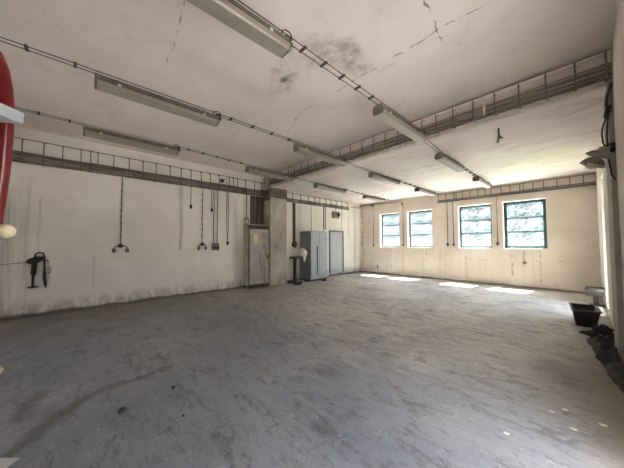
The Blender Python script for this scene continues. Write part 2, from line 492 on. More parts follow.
def mat_glass(name, seed, clear=0.97):
    """dirty wired glass: part see-through, part milky film"""
    t = NT(name)
    co = t.vm('ADD', t.co, (seed*3.1, seed*1.7, seed*2.3))
    gr = t.noise(8.5, 10, 0.92, 0.5, co=co)
    big = t.noise(3.0, 5, 0.7, co=co)
    tr = t.n.new('ShaderNodeBsdfTransparent')
    t.l.new(t.mix(t.ramp(gr, 0.43, 0.57), rgb(148, 166, 172), rgb(252, 253, 253)), tr.inputs['Color'])
    tl = t.n.new('ShaderNodeBsdfTranslucent')
    t.l.new(t.mix(t.ramp(gr, 0.38, 0.6), rgb(120, 136, 142), rgb(180, 190, 192)), tl.inputs['Color'])
    mx = t.n.new('ShaderNodeMixShader')
    t.l.new(t.ramp(big, 0.3, 0.7, clear-0.03, clear+0.03), mx.inputs[0])
    t.l.new(tl.outputs[0], mx.inputs[1]); t.l.new(tr.outputs[0], mx.inputs[2])
    gl = t.n.new('ShaderNodeBsdfGlossy')
    gl.inputs['Roughness'].default_value = 0.15
    m2 = t.n.new('ShaderNodeMixShader')
    m2.inputs[0].default_value = 0.05
    t.l.new(mx.outputs[0], m2.inputs[1]); t.l.new(gl.outputs[0], m2.inputs[2])
    t.l.new(m2.outputs[0], t.out.inputs['Surface'])
    return t.m
M['glass'] = mat_glass('dirty_wired_glass', 1.0)
def mat_clear_glass():
    t = NT('clear_window_glass')
    tr = t.n.new('ShaderNodeBsdfTransparent')
    t.l.new(t.mix(t.ramp(t.noise(4, 5, 0.7), 0.3, 0.7), rgb(226, 234, 240), rgb(248, 250, 252)), tr.inputs['Color'])
    gl = t.n.new('ShaderNodeBsdfGlossy')
    gl.inputs['Roughness'].default_value = 0.08
    mx = t.n.new('ShaderNodeMixShader')
    mx.inputs[0].default_value = 0.06
    t.l.new(tr.outputs[0], mx.inputs[1]); t.l.new(gl.outputs[0], mx.inputs[2])
    t.l.new(mx.outputs[0], t.out.inputs['Surface'])
    return t.m
M['glass_b'] = mat_clear_glass()

# ------------------------------------------------------------------ shell
struct('floor', MB().span(-0.3, XR+0.4, YB-0.3, 0.4, -0.2, 0.0), M['floor'])
struct('ceiling', MB().span(-0.3, XR+0.4, YB-0.3, YS, ZN, ZN+0.3), M['ceiling'])
struct('ceiling_2', MB().span(-0.3, XR+0.4, YS, 0.4, ZF, ZN+0.3), M['ceiling'])         # the far bay's lower slab and its step
struct('wall_left', MB().span(-0.3, 0, YB-0.3, 0.4, 0, ZN), M['wall_left'])

def wall_with_holes(axis, a0, a1, z0, z1, t0, t1, holes):
    """a wall of real thickness along x or y with rectangular openings (a, b, sill, head)"""
    mb = MB()
    def blk(a, b, c_, d):
        if b-a < 1e-4 or d-c_ < 1e-4: return
        if axis == 'x': mb.span(a, b, t0, t1, c_, d)
        else: mb.span(t0, t1, a, b, c_, d)
    cur = a0
    for a, b, s, h in sorted(holes):
        blk(cur, a, z0, z1); blk(a, b, z0, s); blk(a, b, h, z1); cur = b
    blk(cur, a1, z0, z1)
    bmesh.ops.remove_doubles(mb.bm, verts=mb.bm.verts[:], dist=1e-5)
    return mb
WIN = [(1.14, 2.23), (2.56, 3.70), (4.63, 5.78), (6.05, 7.22)]
SILL, HEAD = 1.27, 2.94
struct('wall_far', wall_with_holes('x', 0, XR, 0, ZF, 0, 0.30, [(a, b, SILL, HEAD) for a, b in WIN]), M['wall_far'])
RW = (-3.0, -2.0, 0.12, 2.95)         # tall glazed opening of the far bay
BG = (2.6, 3.8, 1.2, 2.1)             # added opening in the unseen back wall, for light on the left side
GATE = (-9.5, -8.2, 0.0, 2.5)        # open gateway beside and behind the camera
struct('wall_right', wall_with_holes('y', YB, 0, 0, ZN, XR, XR+0.4, [RW, GATE]), M['wall_right'])
struct('wall_back', wall_with_holes('x', 0, XR, 0, ZN, YB-0.3, YB, [BG]), M['wall_back'])
struct('trim_1', MB().span(0, 0.47, -5.92, -5.22, 0, ZN-0.02), M['column'])        # concrete column on the left wall
struct('trim_2', MB().span(8.22, XR+0.02, YS-0.02, -5.15, 0, ZF+0.02), M['pilaster'])          # pilaster on the right wall
struct('trim_3', MB().span(0.47, 8.22, YS-0.03, YS, ZF-0.012, ZF+0.035).span(0.47, 8.22, YS+0.05, YS+0.065, ZF-0.008, ZF), worn('beam_edge_plaster', rgb(206, 198, 188), rgb(150, 138, 124), 4, 0.5, 0.75, 0.7, 0.9))
struct('added_yard_wall', MB().span(13.0, 16.0, -30.0, -6.0, -0.2, 3.6), worn('added_yard_wall_grey', rgb(196, 192, 186), rgb(170, 166, 160), 2, rough=0.9))      # added out of view to shape daylight through the gateway onto the left wall
struct('added_backdrop_wall', MB().span(-14.0, 22.0, 10.0, 13.0, -0.2, 7.0), worn('dark_backdrop_grey', rgb(62, 67, 66), rgb(40, 45, 44), 5, 0.4, 0.65, 0.8, 0.9))   # added past the windows to hold back horizon sky; darkened so panes don't clip
struct('ground', MB().span(-40, 60, -60, 60, -0.5, -0.2), M['ground'])
struct('ground_3', MB().span(XR+0.41, 12.99, -30, -5.91, -0.2, -0.12), worn('added_dark_ground_gateway', rgb(122, 123, 126), rgb(104, 105, 108), 3, rough=0.9))  # darker ground added outside the gateway, cuts daylight bounced to the ceiling
struct('ground_2', MB().span(XR+0.41, 30, -5.9, 0.38, -0.2, -0.12), worn('added_dark_ground_right', rgb(86, 98, 62), rgb(64, 76, 46), 3, rough=0.95))  # unseen dark green slab added to weaken daylight bounced through the right opening

portal('portal_gate', (XR+0.38, (GATE[0]+GATE[1])/2, 1.25), (GATE[1]-GATE[0], 2.5), (-1, 0, 0))
portal('portal_right', (XR+0.38, (RW[0]+RW[1])/2, 1.53), (RW[1]-RW[0], 2.8), (-1, 0, 0))
portal('portal_back', ((BG[0]+BG[1])/2, YB-0.28, (BG[2]+BG[3])/2), (BG[1]-BG[0], BG[3]-BG[2]), (0, 1, 0))
for i, (a, b) in enumerate(WIN):
    portal('portal_window', ((a+b)/2, 0.29, (SILL+HEAD)/2), (b-a, HEAD-SILL), (0, -1, 0))

# windows of the far wall
def window(n, a, b, fr, fw, mb_extra, gl):
    w = bpy.data.objects.new('window_%d' % n, None)
    COL.objects.link(w)
    w.location = (a, 0, SILL)
    w['kind'] = 'structure'
    L, H = b-a, HEAD-SILL
    r = MB()                                            # white plaster lining and the painted band round the opening
    r.span(0, 0.03, -0.006, 0.20, 0, H).span(L-0.03, L, -0.006, 0.20, 0, H).span(0.03, L-0.03, -0.006, 0.20, 0, 0.03).span(0.03, L-0.03, -0.006, 0.20, H-0.03, H)
    r.build('reveal', M['reveal'], w)
    y0, y1 = 0.17, 0.23
    f = MB()
    x0, x1, z0, z1 = 0.03, L-0.03, 0.03, H-0.03
    f.span(x0, x0+fw, y0, y1, z0, z1).span(x1-fw, x1, y0, y1, z0, z1).span(x0+fw, x1-fw, y0, y1, z0, z0+fw).span(x0+fw, x1-fw, y0, y1, z1-fw, z1)
    f.build('window_frame', fr, w)
    hs = [z0+fw, z0+fw+(z1-z0-2*fw)*0.335, z0+fw+(z1-z0-2*fw)*0.665, z1-fw]
    for k in (1, 2):
        MB().span(x0+fw, x1-fw, y0+0.01, y1-0.01, hs[k]-0.016, hs[k]+0.016).build('glazing_bar', fr, w)
    for k in range(3):
        lo = hs[k] + (0.016 if k else 0); hi = hs[k+1] - (0.016 if k < 2 else 0)
        MB().span(x0+fw, x1-fw, y0+0.026, y0+0.032, lo, hi).build('pane', gl, w)
    if n >= 3:
        MB().box((x1-fw*0.5, y0-0.012, 0.45), (0.02, 0.03, 0.12), None, 0.004).build('window_handle', M['greyframe'], w)
window(1, *WIN[0], M['greyframe'], 0.065, None, M['glass'])
window(2, *WIN[1], M['greyframe'], 0.07, None, M['glass'])
window(3, *WIN[2], M['teal'], 0.065, None, M['glass'])
window(4, *WIN[3], M['teal'], 0.085, None, M['glass'])

# tall glazed opening in the right wall
w = bpy.data.objects.new('window_5', None); COL.objects.link(w)
w.location = (XR, RW[0], RW[2]); w['kind'] = 'structure'
L, H = RW[1]-RW[0], RW[3]-RW[2]
f = MB()
for a, b, c0, d in ((0, 0.07, 0, H), (L-0.07, L, 0, H), (0.07, L-0.07, 0, 0.07), (0.07, L-0.07, H-0.07, H)):
    f.span(0.06, 0.13, a, b, c0, d)
f.build('window_frame', M['whiteframe'], w)
for zz in (1.0, 2.0):
    MB().span(0.07, 0.12, 0.07, L-0.07, zz-0.02, zz+0.02).build('glazing_bar', M['whiteframe'], w)
for lo, hi in ((0.07, 0.98), (1.02, 1.98), (2.02, H-0.07)):
    MB().span(0.09, 0.096, 0.07, L-0.07, lo, hi).build('pane', M['glass_b'], w)

# ------------------------------------------------------------------ materials of the things
M['fix_body'] = worn('fixture_housing', rgb(116, 107, 94), rgb(82, 72, 58), 7, 0.4, 0.7, 0.8, 0.6)
M['fix_lens'] = worn('fixture_diffuser', rgb(150, 143, 130), rgb(120, 110, 92), 5, 0.5, 0.8, 0.6, 0.35, stretch=(1, 0.3, 1))
M['black'] = worn('black_rubber', rgb(34, 32, 31), rgb(58, 52, 46), 12, rough=0.6)
M['cable'] = worn('dusty_grey_cable', rgb(92, 84, 76), rgb(120, 108, 94), 9, rough=0.8)
M['cable_dark'] = worn('dusty_dark_cable', rgb(62, 55, 48), rgb(96, 84, 72), 9, rough=0.8)
M['cable_pale'] = worn('dusty_pale_cable', rgb(140, 130, 118), rgb(104, 94, 82), 9, rough=0.8)
M['tray'] = worn('dusty_galvanised_steel', rgb(122, 114, 104), rgb(80, 70, 60), 9, 0.4, 0.7, 0.8, 0.6, 0.3)
M['tray_edge'] = worn('pale_rail_strip', rgb(222, 214, 204), rgb(170, 158, 144), 7, 0.5, 0.8, 0.6, 0.7)
M['socket'] = worn('grey_brown_socket', rgb(112, 104, 94), rgb(70, 62, 54), 14, rough=0.5)
M['grey_steel'] = worn('grey_cabinet_paint', rgb(172, 178, 183), rgb(146, 149, 150), 4, 0.5, 0.8, 0.6, 0.45)
M['grey_steel_dark'] = worn('dark_grey_cabinet_paint', rgb(116, 121, 126), rgb(90, 92, 94), 4, 0.5, 0.8, 0.6, 0.5)
M['door_grey'] = worn('grey_door_paint', rgb(184, 188, 192), rgb(158, 159, 159), 4, 0.5, 0.8, 0.5, 0.5)
M['red'] = worn('red_machine_enamel', rgb(118, 22, 26), rgb(82, 14, 18), 6, 0.45, 0.75, 0.7, 0.3)
M['bracket'] = worn('pale_grey_enamel', rgb(178, 190, 198), rgb(140, 148, 152), 8, 0.5, 0.8, 0.6, 0.5)
M['cream'] = worn('cream_padding', rgb(226, 214, 182), rgb(196, 180, 146), 8, 0.5, 0.8, 0.5, 0.6)
M['tub'] = worn('black_tub_plastic', rgb(22, 23, 27), rgb(48, 47, 48), 8, 0.5, 0.8, 0.5, 0.5)
M['tarp'] = worn('black_sheeting', rgb(20, 19, 19), rgb(52, 48, 44), 7, 0.55, 0.75, 0.6, 0.8, bump=0.3)
M['rag'] = worn('black_cloth', rgb(26, 25, 27), rgb(52, 48, 46), 9, rough=0.85)
M['white_rag'] = worn('white_cloth', rgb(242, 240, 236), rgb(206, 200, 192), 9, rough=0.85)
M['paper'] = worn('white_paper', rgb(206, 202, 198), rgb(170, 165, 158), 7, 0.5, 0.8, 0.5, 0.7)
M['notice'] = worn('yellowed_notice', rgb(206, 198, 140), rgb(176, 166, 118), 12, rough=0.7)
M['iron'] = worn('dark_iron', rgb(44, 41, 38), rgb(70, 61, 52), 9, rough=0.75, metal=0.0)
M['iron_edge'] = worn('bare_iron_edge', rgb(84, 78, 72), rgb(60, 55, 50), 9, rough=0.5, metal=0.3)
M['lamp'] = worn('dusty_lamp_enamel', rgb(140, 130, 120), rgb(98, 88, 78), 8, rough=0.6)
M['lamp_glass'] = worn('dusty_lamp_glass', rgb(190, 182, 170), rgb(150, 140, 126), 8, rough=0.3)
M['wood'] = worn('pale_plank', rgb(196, 184, 164), rgb(150, 134, 112), 5, rough=0.8, stretch=(4, 0.5, 4))
M['debris'] = worn('dark_rubble', rgb(62, 57, 53), rgb(92, 84, 76), 14, rough=0.9)
M['pale_debris'] = worn('pale_rubble', rgb(214, 208, 198), rgb(176, 168, 156), 14, rough=0.9)

def mat_locker_door():
    t = NT('rusty_locker_door')
    base = t.mix(t.ramp(t.noise(3, 5, 0.6), 0.35, 0.7), rgb(150, 142, 136), rgb(172, 164, 156))
    wob = t.wobble(0.18, 3.5, 6)
    x, y, z = t.xyz(wob)
    rust = t.math('MULTIPLY', t.blob(wob, (0, 0.60, 0.80), (2, 0.28, 1.35), 0.4), t.ramp(t.noise(5, 6, 0.7, stretch=(1, 1.6, 0.35)), 0.42, 0.6))
    base = t.mix(t.math('MULTIPLY', rust, 0.75), base, rgb(116, 66, 54))
    chip = t.math('MULTIPLY', rust, t.ramp(t.noise(11, 5, 0.7), 0.56, 0.64))
    base = t.mix(t.math('MULTIPLY', chip, 0.6), base, rgb(178, 152, 138))
    base = t.mix(t.math('MULTIPLY', t.seg(wob, (0, 0.47, 1.75), (0, 0.48, 0.2), 0.05), 0.5), base, rgb(120, 70, 54))
    return t.done(base, 0.6)
M['locker_door'] = mat_locker_door()
M['locker_side'] = worn('pale_locker_side', rgb(186, 180, 164), rgb(140, 130, 112), 5, 0.45, 0.75, 0.7, 0.6)
M['locker_dark'] = worn('dark_locker_edge', rgb(66, 58, 52), rgb(44, 38, 34), 8, rough=0.7)

# ------------------------------------------------------------------ strip lights
def make_fixture():
    L = 1.44
    t = thing('strip_light', '', 'ceiling light', group='fluorescent strip lights in three rows')
    b = MB()
    b.prism([(-0.075, -0.012), (-0.055, 0.045), (0.055, 0.045), (0.075, -0.012)], 'y', -L/2, L/2)
    b.span(-0.085, 0.085, -L/2-0.004, L/2+0.004, -0.020, -0.010)
    b.build('housing', M['fix_body'], t)
    d = MB()
    d.prism([(-0.072, -0.026), (-0.088, -0.034), (-0.086, -0.078), (-0.070, -0.092), (0.070, -0.092), (0.086, -0.078), (0.088, -0.034), (0.072, -0.026)], 'y', -L/2+0.012, L/2-0.012)
    d.build('diffuser', M['fix_lens'], t)
    for s in (-1, 1):
        e = MB()
        e.prism([(-0.088, -0.014), (-0.090, -0.052), (-0.066, -0.090), (0.066, -0.090), (0.090, -0.052), (0.088, -0.014), (0.060, 0.047), (-0.060, 0.047)], 'y', s*(L/2-0.012), s*(L/2+0.012))
        e.build('end_cap', M['fix_body'], t)
        for k in (-0.35, 0.35):
            if s < 0:
                MB().box((0.083, k*L, -0.02), (0.012, 0.03, 0.03), None, 0.002).build('clip', M['tray_edge'], t)
        h = MB().cyl((0, s*L*0.36, 0.045), (0, s*L*0.36, 0.082), 0.006, 6)
        h.build('hanger', M['tray'], t)
    g = MB().cyl((0.03, L/2+0.012, 0.01), (0.03, L/2+0.055, 0.012), 0.022, 10)
    g.box((0.03, L/2+0.01, 0.055), (0.05, 0.07, 0.04), None, 0.006)
    g.build('cable_gland', M['black'], t)
    lp = MB().tube([(0.03, L/2-0.05, 0.05), (0.035, L/2-0.07, 0.085), (0.05, L/2-0.04, 0.105), (0.055, L/2+0.01, 0.105), (0.05, L/2+0.035, 0.09), (0.04, L/2+0.05, 0.05)], 0.0065, 6)
    lp.build('supply_cable', M['black'], t)
    return t
ROWS = {'right': [(6.02, -10.12), (6.00, -7.0), (5.86, -4.38), (5.84, -1.50)],
        'middle': [(4.10, -10.03), (4.10, -6.98), (3.99, -4.2), (4.0, -1.35)],
        'left': [(2.24, -10.12), (2.12, -7.0), (2.02, -4.45), (1.92, -1.6)]}
WHERE = {0: 'nearest the camera in the %s row', 1: 'second in the %s row, before the ceiling step',
         2: 'third in the %s row, beyond the ceiling step', 3: 'farthest in the %s row, before the far wall'}
ROWNAME = {'right': 'right-hand', 'middle': 'middle', 'left': 'left-hand'}
FZ = [3.45, 3.45, 3.425, 3.425]
first = None
for rn in ('right', 'middle', 'left'):
    for k, (x, y) in enumerate(ROWS[rn]):
        lab = 'dusty fluorescent strip light, ' + WHERE[k] % ROWNAME[rn]
        z = FZ[k]
        if first is None:
            first = make_fixture(); first['label'] = lab; first.location = (x, y, z)
        else:
            dup(first, (x, y, z), 0, lab)
# cable runs that the lamps hang from
for rn in ('right', 'middle', 'left'):
    p = ROWS[rn]
    t = thing('cable_run', 'pair of clipped cables carrying the %s row of strip lights' % ROWNAME[rn], 'cable', (0, 0, 0), 0, 'cable runs of the strip lights')
    dx = (p[1][0]-p[0][0])/(p[1][1]-p[0][1])
    path = [(p[0][0]-dx*(p[0][1]-(YB+0.01)), YB+0.01, 3.535), (p[0][0], p[0][1]-0.54, 3.535), (p[0][0], p[0][1]+0.54, 3.535), (p[1][0], p[1][1]-0.54, 3.535), (p[1][0], p[1][1]+0.54, 3.535), (p[1][0]*0.5+p[2][0]*0.5, YS+0.05, 3.485), (p[2][0], p[2][1]-0.54, 3.49), (p[2][0], p[2][1]+0.54, 3.49), (p[3][0], p[3][1]-0.54, 3.49), (p[3][0], p[3][1]+0.54, 3.49), (p[3][0], -0.005, 3.49)]
    off = 0.036
    MB().tube([(x-off, y, z) for x, y, z in path], 0.005, 6).build('cable', M['cable_dark'], t)
    MB().tube([(x+off, y, z) for x, y, z in path], 0.005, 6).build('cable', M['cable_dark'], t)
    def on_path(y):
        for (xa, ya, za), (xb, yb, zb) in zip(path, path[1:]):
            if ya <= y <= yb:
                s = (y-ya)/(yb-ya); return (xa+(xb-xa)*s, y, za+(zb-za)*s)
    ys = []
    for (a, b) in ((-12.4, p[0][1]-0.9), (p[0][1]+0.95, p[1][1]-0.9), (p[2][1]+0.9, p[3][1]-0.9)):
        n = max(1, int((b-a)/0.30))
        ys += [a+(b-a)*i/n for i in range(n+1)]
    for y in ys:
        q = on_path(y)
        m = MB().box(q, (0.10, 0.026, 0.024), None, 0.004)
        if y > YS: m.box((q[0], q[1], ZF-0.01), (0.03, 0.02, 0.02)).cyl((q[0], q[1], q[2]), (q[0], q[1], ZF), 0.006, 6)
        m.build('clip', M['cable_dark'], t)

# ------------------------------------------------------------------ ladder cable trays
def tray_along_y(label, y0, y1, x, ztop, zbot, rungs, ncab, band):
    # rails and rungs are thin flat steel; the cables lie in a flat bundle behind them
    t = thing('cable_tray', label, 'cable tray', (0, 0, 0), 0, 'ladder cable trays')
    MB().span(x-0.010, x+0.010, y0, y1, ztop-0.007, ztop+0.007).build('top_rail', M['tray'], t)
    MB().span(x-0.02, x+0.03, y0, y1, zbot-0.014, zbot+0.012).build('bottom_rail', M['tray'], t)
    for y in rungs:
        m = MB().span(x-0.008, x+0.014, y-0.009, y+0.009, zbot, ztop)
        m.span(0.001, x+0.01, y-0.010, y+0.010, ztop-0.012, ztop+0.008).span(0.001, x+0.01, y-0.010, y+0.010, zbot-0.01, zbot+0.01)
        m.build('rung', M['tray'], t)
    for i in range(ncab):
        z = zbot + 0.03 + band*i/max(1, ncab-1)
        xx = x - 0.030 - 0.014*(i % 2)
        n = int((y1-y0)/0.3)
        pts = [(xx, y0+(y1-y0)*k/n, z + 0.008*math.sin(k*1.3+i*2.1)) for k in range(n+1)]
        MB().tube(pts, 0.0115 if i % 3 else 0.014, 6).build('cable', (M['cable_pale'], M['cable'], M['cable_pale'])[(i*7 + i//3) % 3], t)
    return t
lr = [-11.78-0.3*k for k in range(6, 0, -1)] + [-11.78, -11.47, -11.18, -10.88, -10.71, -10.58, -10.28, -9.97, -9.67, -9.37, -9.03, -8.74, -8.47, -8.18, -7.90, -7.62, -7.28, -7.14, -7.00, -6.70, -6.35, -6.05]
tray_along_y('long ladder cable tray full of grey cables on the left wall before the column', YB+0.3, -5.93, 0.10, 3.70, 3.215, lr, 13, 0.17)
tray_along_y('short ladder cable tray on the left wall between the column and the far corner', -5.21, -1.05, 0.10, 3.50, 3.16, [-5.0, -4.62, -4.2, -3.76, -3.4, -3.1, -2.72, -2.38, -1.97, -1.6, -1.2], 8, 0.11)

t = thing('cable_tray', 'long ladder cable tray with parallel cables running across the ceiling step', 'cable tray', (0, 0, 0), 0, 'ladder cable trays')
xs0, xs1, yt = 0.48, XR-0.01, YS-0.10
MB().span(xs0, xs1, yt-0.02, yt+0.02, 3.905, 3.925).build('top_rail', M['tray'], t)
MB().span(xs0, xs1, yt-0.028, yt-0.004, 3.872, 3.903).build('pale_strip', M['tray_edge'], t)
MB().span(xs0, xs1, yt-0.03, yt+0.03, 3.562, 3.585).build('bottom_rail', M['tray'], t)
for x in [0.9, 1.26, 1.64, 1.94, 2.28, 2.59, 2.89, 3.2, 3.5, 3.81, 4.14, 4.49, 4.8, 5.1, 5.4, 5.65, 5.9, 6.16, 6.45, 6.76, 7.06, 7.36, 7.66, 7.95, 8.22]:
    m = MB().span(x-0.010, x+0.010, yt-0.030, yt-0.014, 3.56, 3.915)
    m.span(x-0.010, x+0.010, yt-0.01, YS-0.001, 3.90, 3.92).span(x-0.010, x+0.010, yt-0.01, YS-0.001, 3.565, 3.58)
    m.build('rung', M['tray'], t)
MB().span(6.90, 6.935, yt-0.024, yt-0.012, 3.585, 3.905).build('pale_strap', M['tray_edge'], t)
for i in range(9):
    z = 3.598 + 0.15*i/8
    pts = [(xs0+(xs1-xs0)*k/24, yt + 0.010*(i % 2) - 0.002, z + 0.006*math.sin(k*1.1+i*1.7)) for k in range(25)]
    MB().tube(pts, 0.0075, 6).build('cable', (M['cable_pale'], M['cable_pale'], M['cable'])[i % 3], t)

t = thing('cable_tray', 'ladder cable tray above the windows along the far wall', 'cable tray', (0, 0, 0), 0, 'ladder cable trays')
MB().span(3.92, XR-0.01, -0.075, -0.05, 3.455, 3.475).build('top_rail', M['tray'], t)
MB().span(3.92, XR-0.01, -0.085, -0.045, 3.135, 3.170).build('bottom_rail', M['tray'], t)
for x in [3.96, 4.26, 4.55, 4.63, 4.85, 5.11, 5.37, 5.59, 5.77, 6.06, 6.31, 6.57, 6.66, 6.90, 7.16, 7.46, 7.74, 8.02]:
    MB().span(x-0.011, x+0.011, -0.078, -0.056, 3.14, 3.47).span(x-0.009, x+0.009, -0.06, -0.001, 3.45, 3.468).span(x-0.009, x+0.009, -0.06, -0.001, 3.15, 3.168).build('rung', M['tray'], t)
for i in range(3):
    MB().tube([(3.95+(XR-0.03-3.95)*k/14, -0.04, 3.185+0.026*i+0.004*math.sin(k+i*2)) for k in range(15)], 0.010, 6).build('cable', (M['cable'], M['cable_pale'], M['cable_dark'])[i], t)

# ------------------------------------------------------------------ cables and sockets on the left wall
def plug(mb, p, r=0.035, h=0.10):
    x, y, z = p
    mb.tube([(x, y, z), (x, y, z-h*0.25), (x, y, z-h*0.3), (x, y, z-h), (x, y, z-h*1.02)], [r*0.5, r*0.6, r, r*0.9, r*0.5], 10)
CW = 'cables hanging from the left wall tray'
def hang(label, y, z1, z0, r=0.009):
    t = thing('hanging_cable', label, 'cable', (0, 0, 0), 0, CW)
    n = 10
    MB().tube([(0.035, y+0.006*math.sin(k*1.9), z1+(z0-z1)*k/n) for k in range(n+1)], r, 6).build('cable', M['cable_dark'], t)
    return t
def clips(t, y, z1, z0, n):
    for k in range(n):
        z = z1+(z0-z1)*(k+0.5)/n
        MB().span(0.001, 0.048, y-0.016, y+0.016, z-0.012, z+0.012, 0.003).build('wall_clip', M['cable_dark'], t)
def socket_cluster(t, y, z, s=0.8, spread=0.165):
    b = MB().lathe([(0.03*s, 0), (0.07*s, 0.015), (0.075*s, 0.05), (0.04*s, 0.085), (0.02, 0.10)], (0.06, y, z-0.03), 14)
    b.build('socket_hub', M['black'], t)
    for sgn in (-1, 1):
        yy = y+sgn*spread*s
        a = MB().tube([(0.06, y+sgn*0.05*s, z), (0.062, y+sgn*spread*0.6*s, z+0.02), (0.062, yy, z-0.03), (0.062, yy, z-0.07)], 0.014*s, 8)
        a.build('cluster_arm', M['black'], t)
        q = MB()
        q.lathe([(0.02*s, 0.05), (0.052*s, 0.035), (0.055*s, -0.03), (0.035*s, -0.055)], (0.062, yy, z-0.10), 12)
        q.build('socket', M['socket'], t)
t = hang('clipped cable with twin socket cluster, alone in the middle of the left wall', -10.10, 3.2, 1.46)
clips(t, -10.10, 3.1, 1.6, 9); socket_cluster(t, -10.10, 1.44)
t = hang('short cable stub with a black plug above a grey wall streak', -8.45, 3.2, 2.66)
m = MB(); plug(m, (0.05, -8.45, 2.68), 0.035, 0.13); m.build('plug', M['black'], t)
t = hang('clipped cable ending in a smaller twin socket cluster beside the socket box', -8.11, 3.2, 1.50)
clips(t, -8.11, 3.1, 1.65, 8); socket_cluster(t, -8.11, 1.47, 0.7, 0.15)
t = hang('short cable stub with a black plug above the socket box', -7.83, 3.2, 2.62)
m = MB(); plug(m, (0.05, -7.83, 2.64), 0.034, 0.13); m.build('plug', M['black'], t)
t = thing('socket_box', 'grey twin socket box at the foot of two parallel cables', 'socket', (0, 0, 0))
for y in (-7.76, -7.64):
    MB().tube([(0.03, y, 3.2), (0.032, y+0.01, 2.6), (0.03, y-0.005, 2.0), (0.03, y, 1.49)], 0.012, 6).build('cable', M['cable'], t)
MB().box((0.05, -7.70, 1.40), (0.098, 0.21, 0.22), None, 0.012).build('box_body', M['socket'], t)
for y in (-7.75, -7.65):
    MB().cyl((0.10, y, 1.38), (0.118, y, 1.38), 0.036, 12).build('socket_face', M['black'], t)
t = thing('hanging_cable', 'doubled cable loop ending in a plug, nearest to the tall locker', 'cable', (0, 0, 0), 0, CW)
MB().tube([(0.03, -7.33, 3.2), (0.032, -7.34, 2.6), (0.03, -7.325, 2.0), (0.04, -7.30, 1.58)], 0.009, 6).build('cable', M['cable_dark'], t)
MB().tube([(0.03, -7.27, 3.2), (0.032, -7.265, 2.5), (0.03, -7.28, 1.9), (0.04, -7.30, 1.58)], 0.009, 6).build('cable', M['cable'], t)
m = MB(); plug(m, (0.05, -7.30, 1.60), 0.04, 0.14); m.build('plug', M['black'], t)
t = hang('thick cable running from the tray down to the top of the tall locker', -6.62, 3.2, 2.30, 0.015)
MB().tube([(0.035, -6.62, 2.31), (0.06, -6.70, 2.38), (0.09, -6.76, 2.30), (0.12, -6.70, 2.17), (0.14, -6.60, 2.17), (0.10, -6.56, 2.30), (0.06, -6.60, 2.42)], 0.014, 6).build('cable_coil', M['cable_dark'], t)
t = thing('junction_box', 'small round dark junction box on the left wall cable tray', 'junction box', (0, 0, 0))
MB().lathe([(0.06, 0), (0.065, 0.05), (0.05, 0.065)], (0.115, -7.55, 3.52), 14, Matrix.Rotation(PI/2, 3, 'Y')).build('box_body', M['black'], t)
MB().tube([(0.14, -7.50, 3.56), (0.15, -7.40, 3.60), (0.15, -7.36, 3.50), (0.13, -7.42, 3.42)], 0.009, 6).build('cable', M['cable_dark'], t)

# black tool hung on the left wall
t = thing('hanging_tool', 'black piston tool with a bent handle and spike hanging on the left wall', 'tool', (0, 0, 0))
MB().tube([(0.06, -11.66, 1.13), (0.07, -11.62, 1.14), (0.07, -11.50, 1.18), (0.07, -11.42, 1.20)], [0.03, 0.06, 0.065, 0.035], 12).build('tool_body', M['black'], t)
MB().cyl((0.07, -11.545, 1.16), (0.07, -11.56, 0.86), 0.042, 12).build('barrel', M['black'], t)
MB().cyl((0.07, -11.56, 0.87), (0.07, -11.565, 0.60), 0.022, 10).build('piston_rod', M['iron'], t)
MB().cyl((0.07, -11.565, 0.61), (0.07, -11.565, 0.59), 0.075, 14).build('foot_plate', M['black'], t)
MB().cyl((0.001, -11.50, 1.19), (0.09, -11.50, 1.23), 0.012, 8).build('wall_hook', M['iron'], t)
MB().tube([(0.05, -11.55, 1.22), (0.06, -11.54, 1.29), (0.06, -11.49, 1.325), (0.06, -11.43, 1.31), (0.06, -11.41, 1.24), (0.055, -11.405, 1.05)], 0.017, 8).build('handle', M['black'], t)
MB().tube([(0.055, -11.405, 1.06), (0.055, -11.40, 0.80), (0.055, -11.385, 0.66), (0.055, -11.375, 0.56)], [0.018, 0.03, 0.026, 0.006], 8).build('spike', M['black'], t)
MB().tube([(0.06, -11.40, 0.98), (0.07, -11.33, 1.00), (0.07, -11.30, 0.95), (0.07, -11.36, 0.92), (0.07, -11.30, 0.90), (0.065, -11.38, 0.87)], 0.007, 6).build('wire_curl', M['iron'], t)
MB().tube([(0.06, -11.42, 1.18), (0.07, -11.36, 1.16), (0.07, -11.34, 1.11)], 0.007, 6).build('wire_curl', M['iron'], t)
o = MB().tube(sag((0.012, -12.6, 1.08), (0.05, -11.66, 1.13), 0.02), 0.006, 6).build('thin_wire', M['cable_dark'])
tag(o, 'thin dark wire running along the left wall to the piston tool', 'wire')

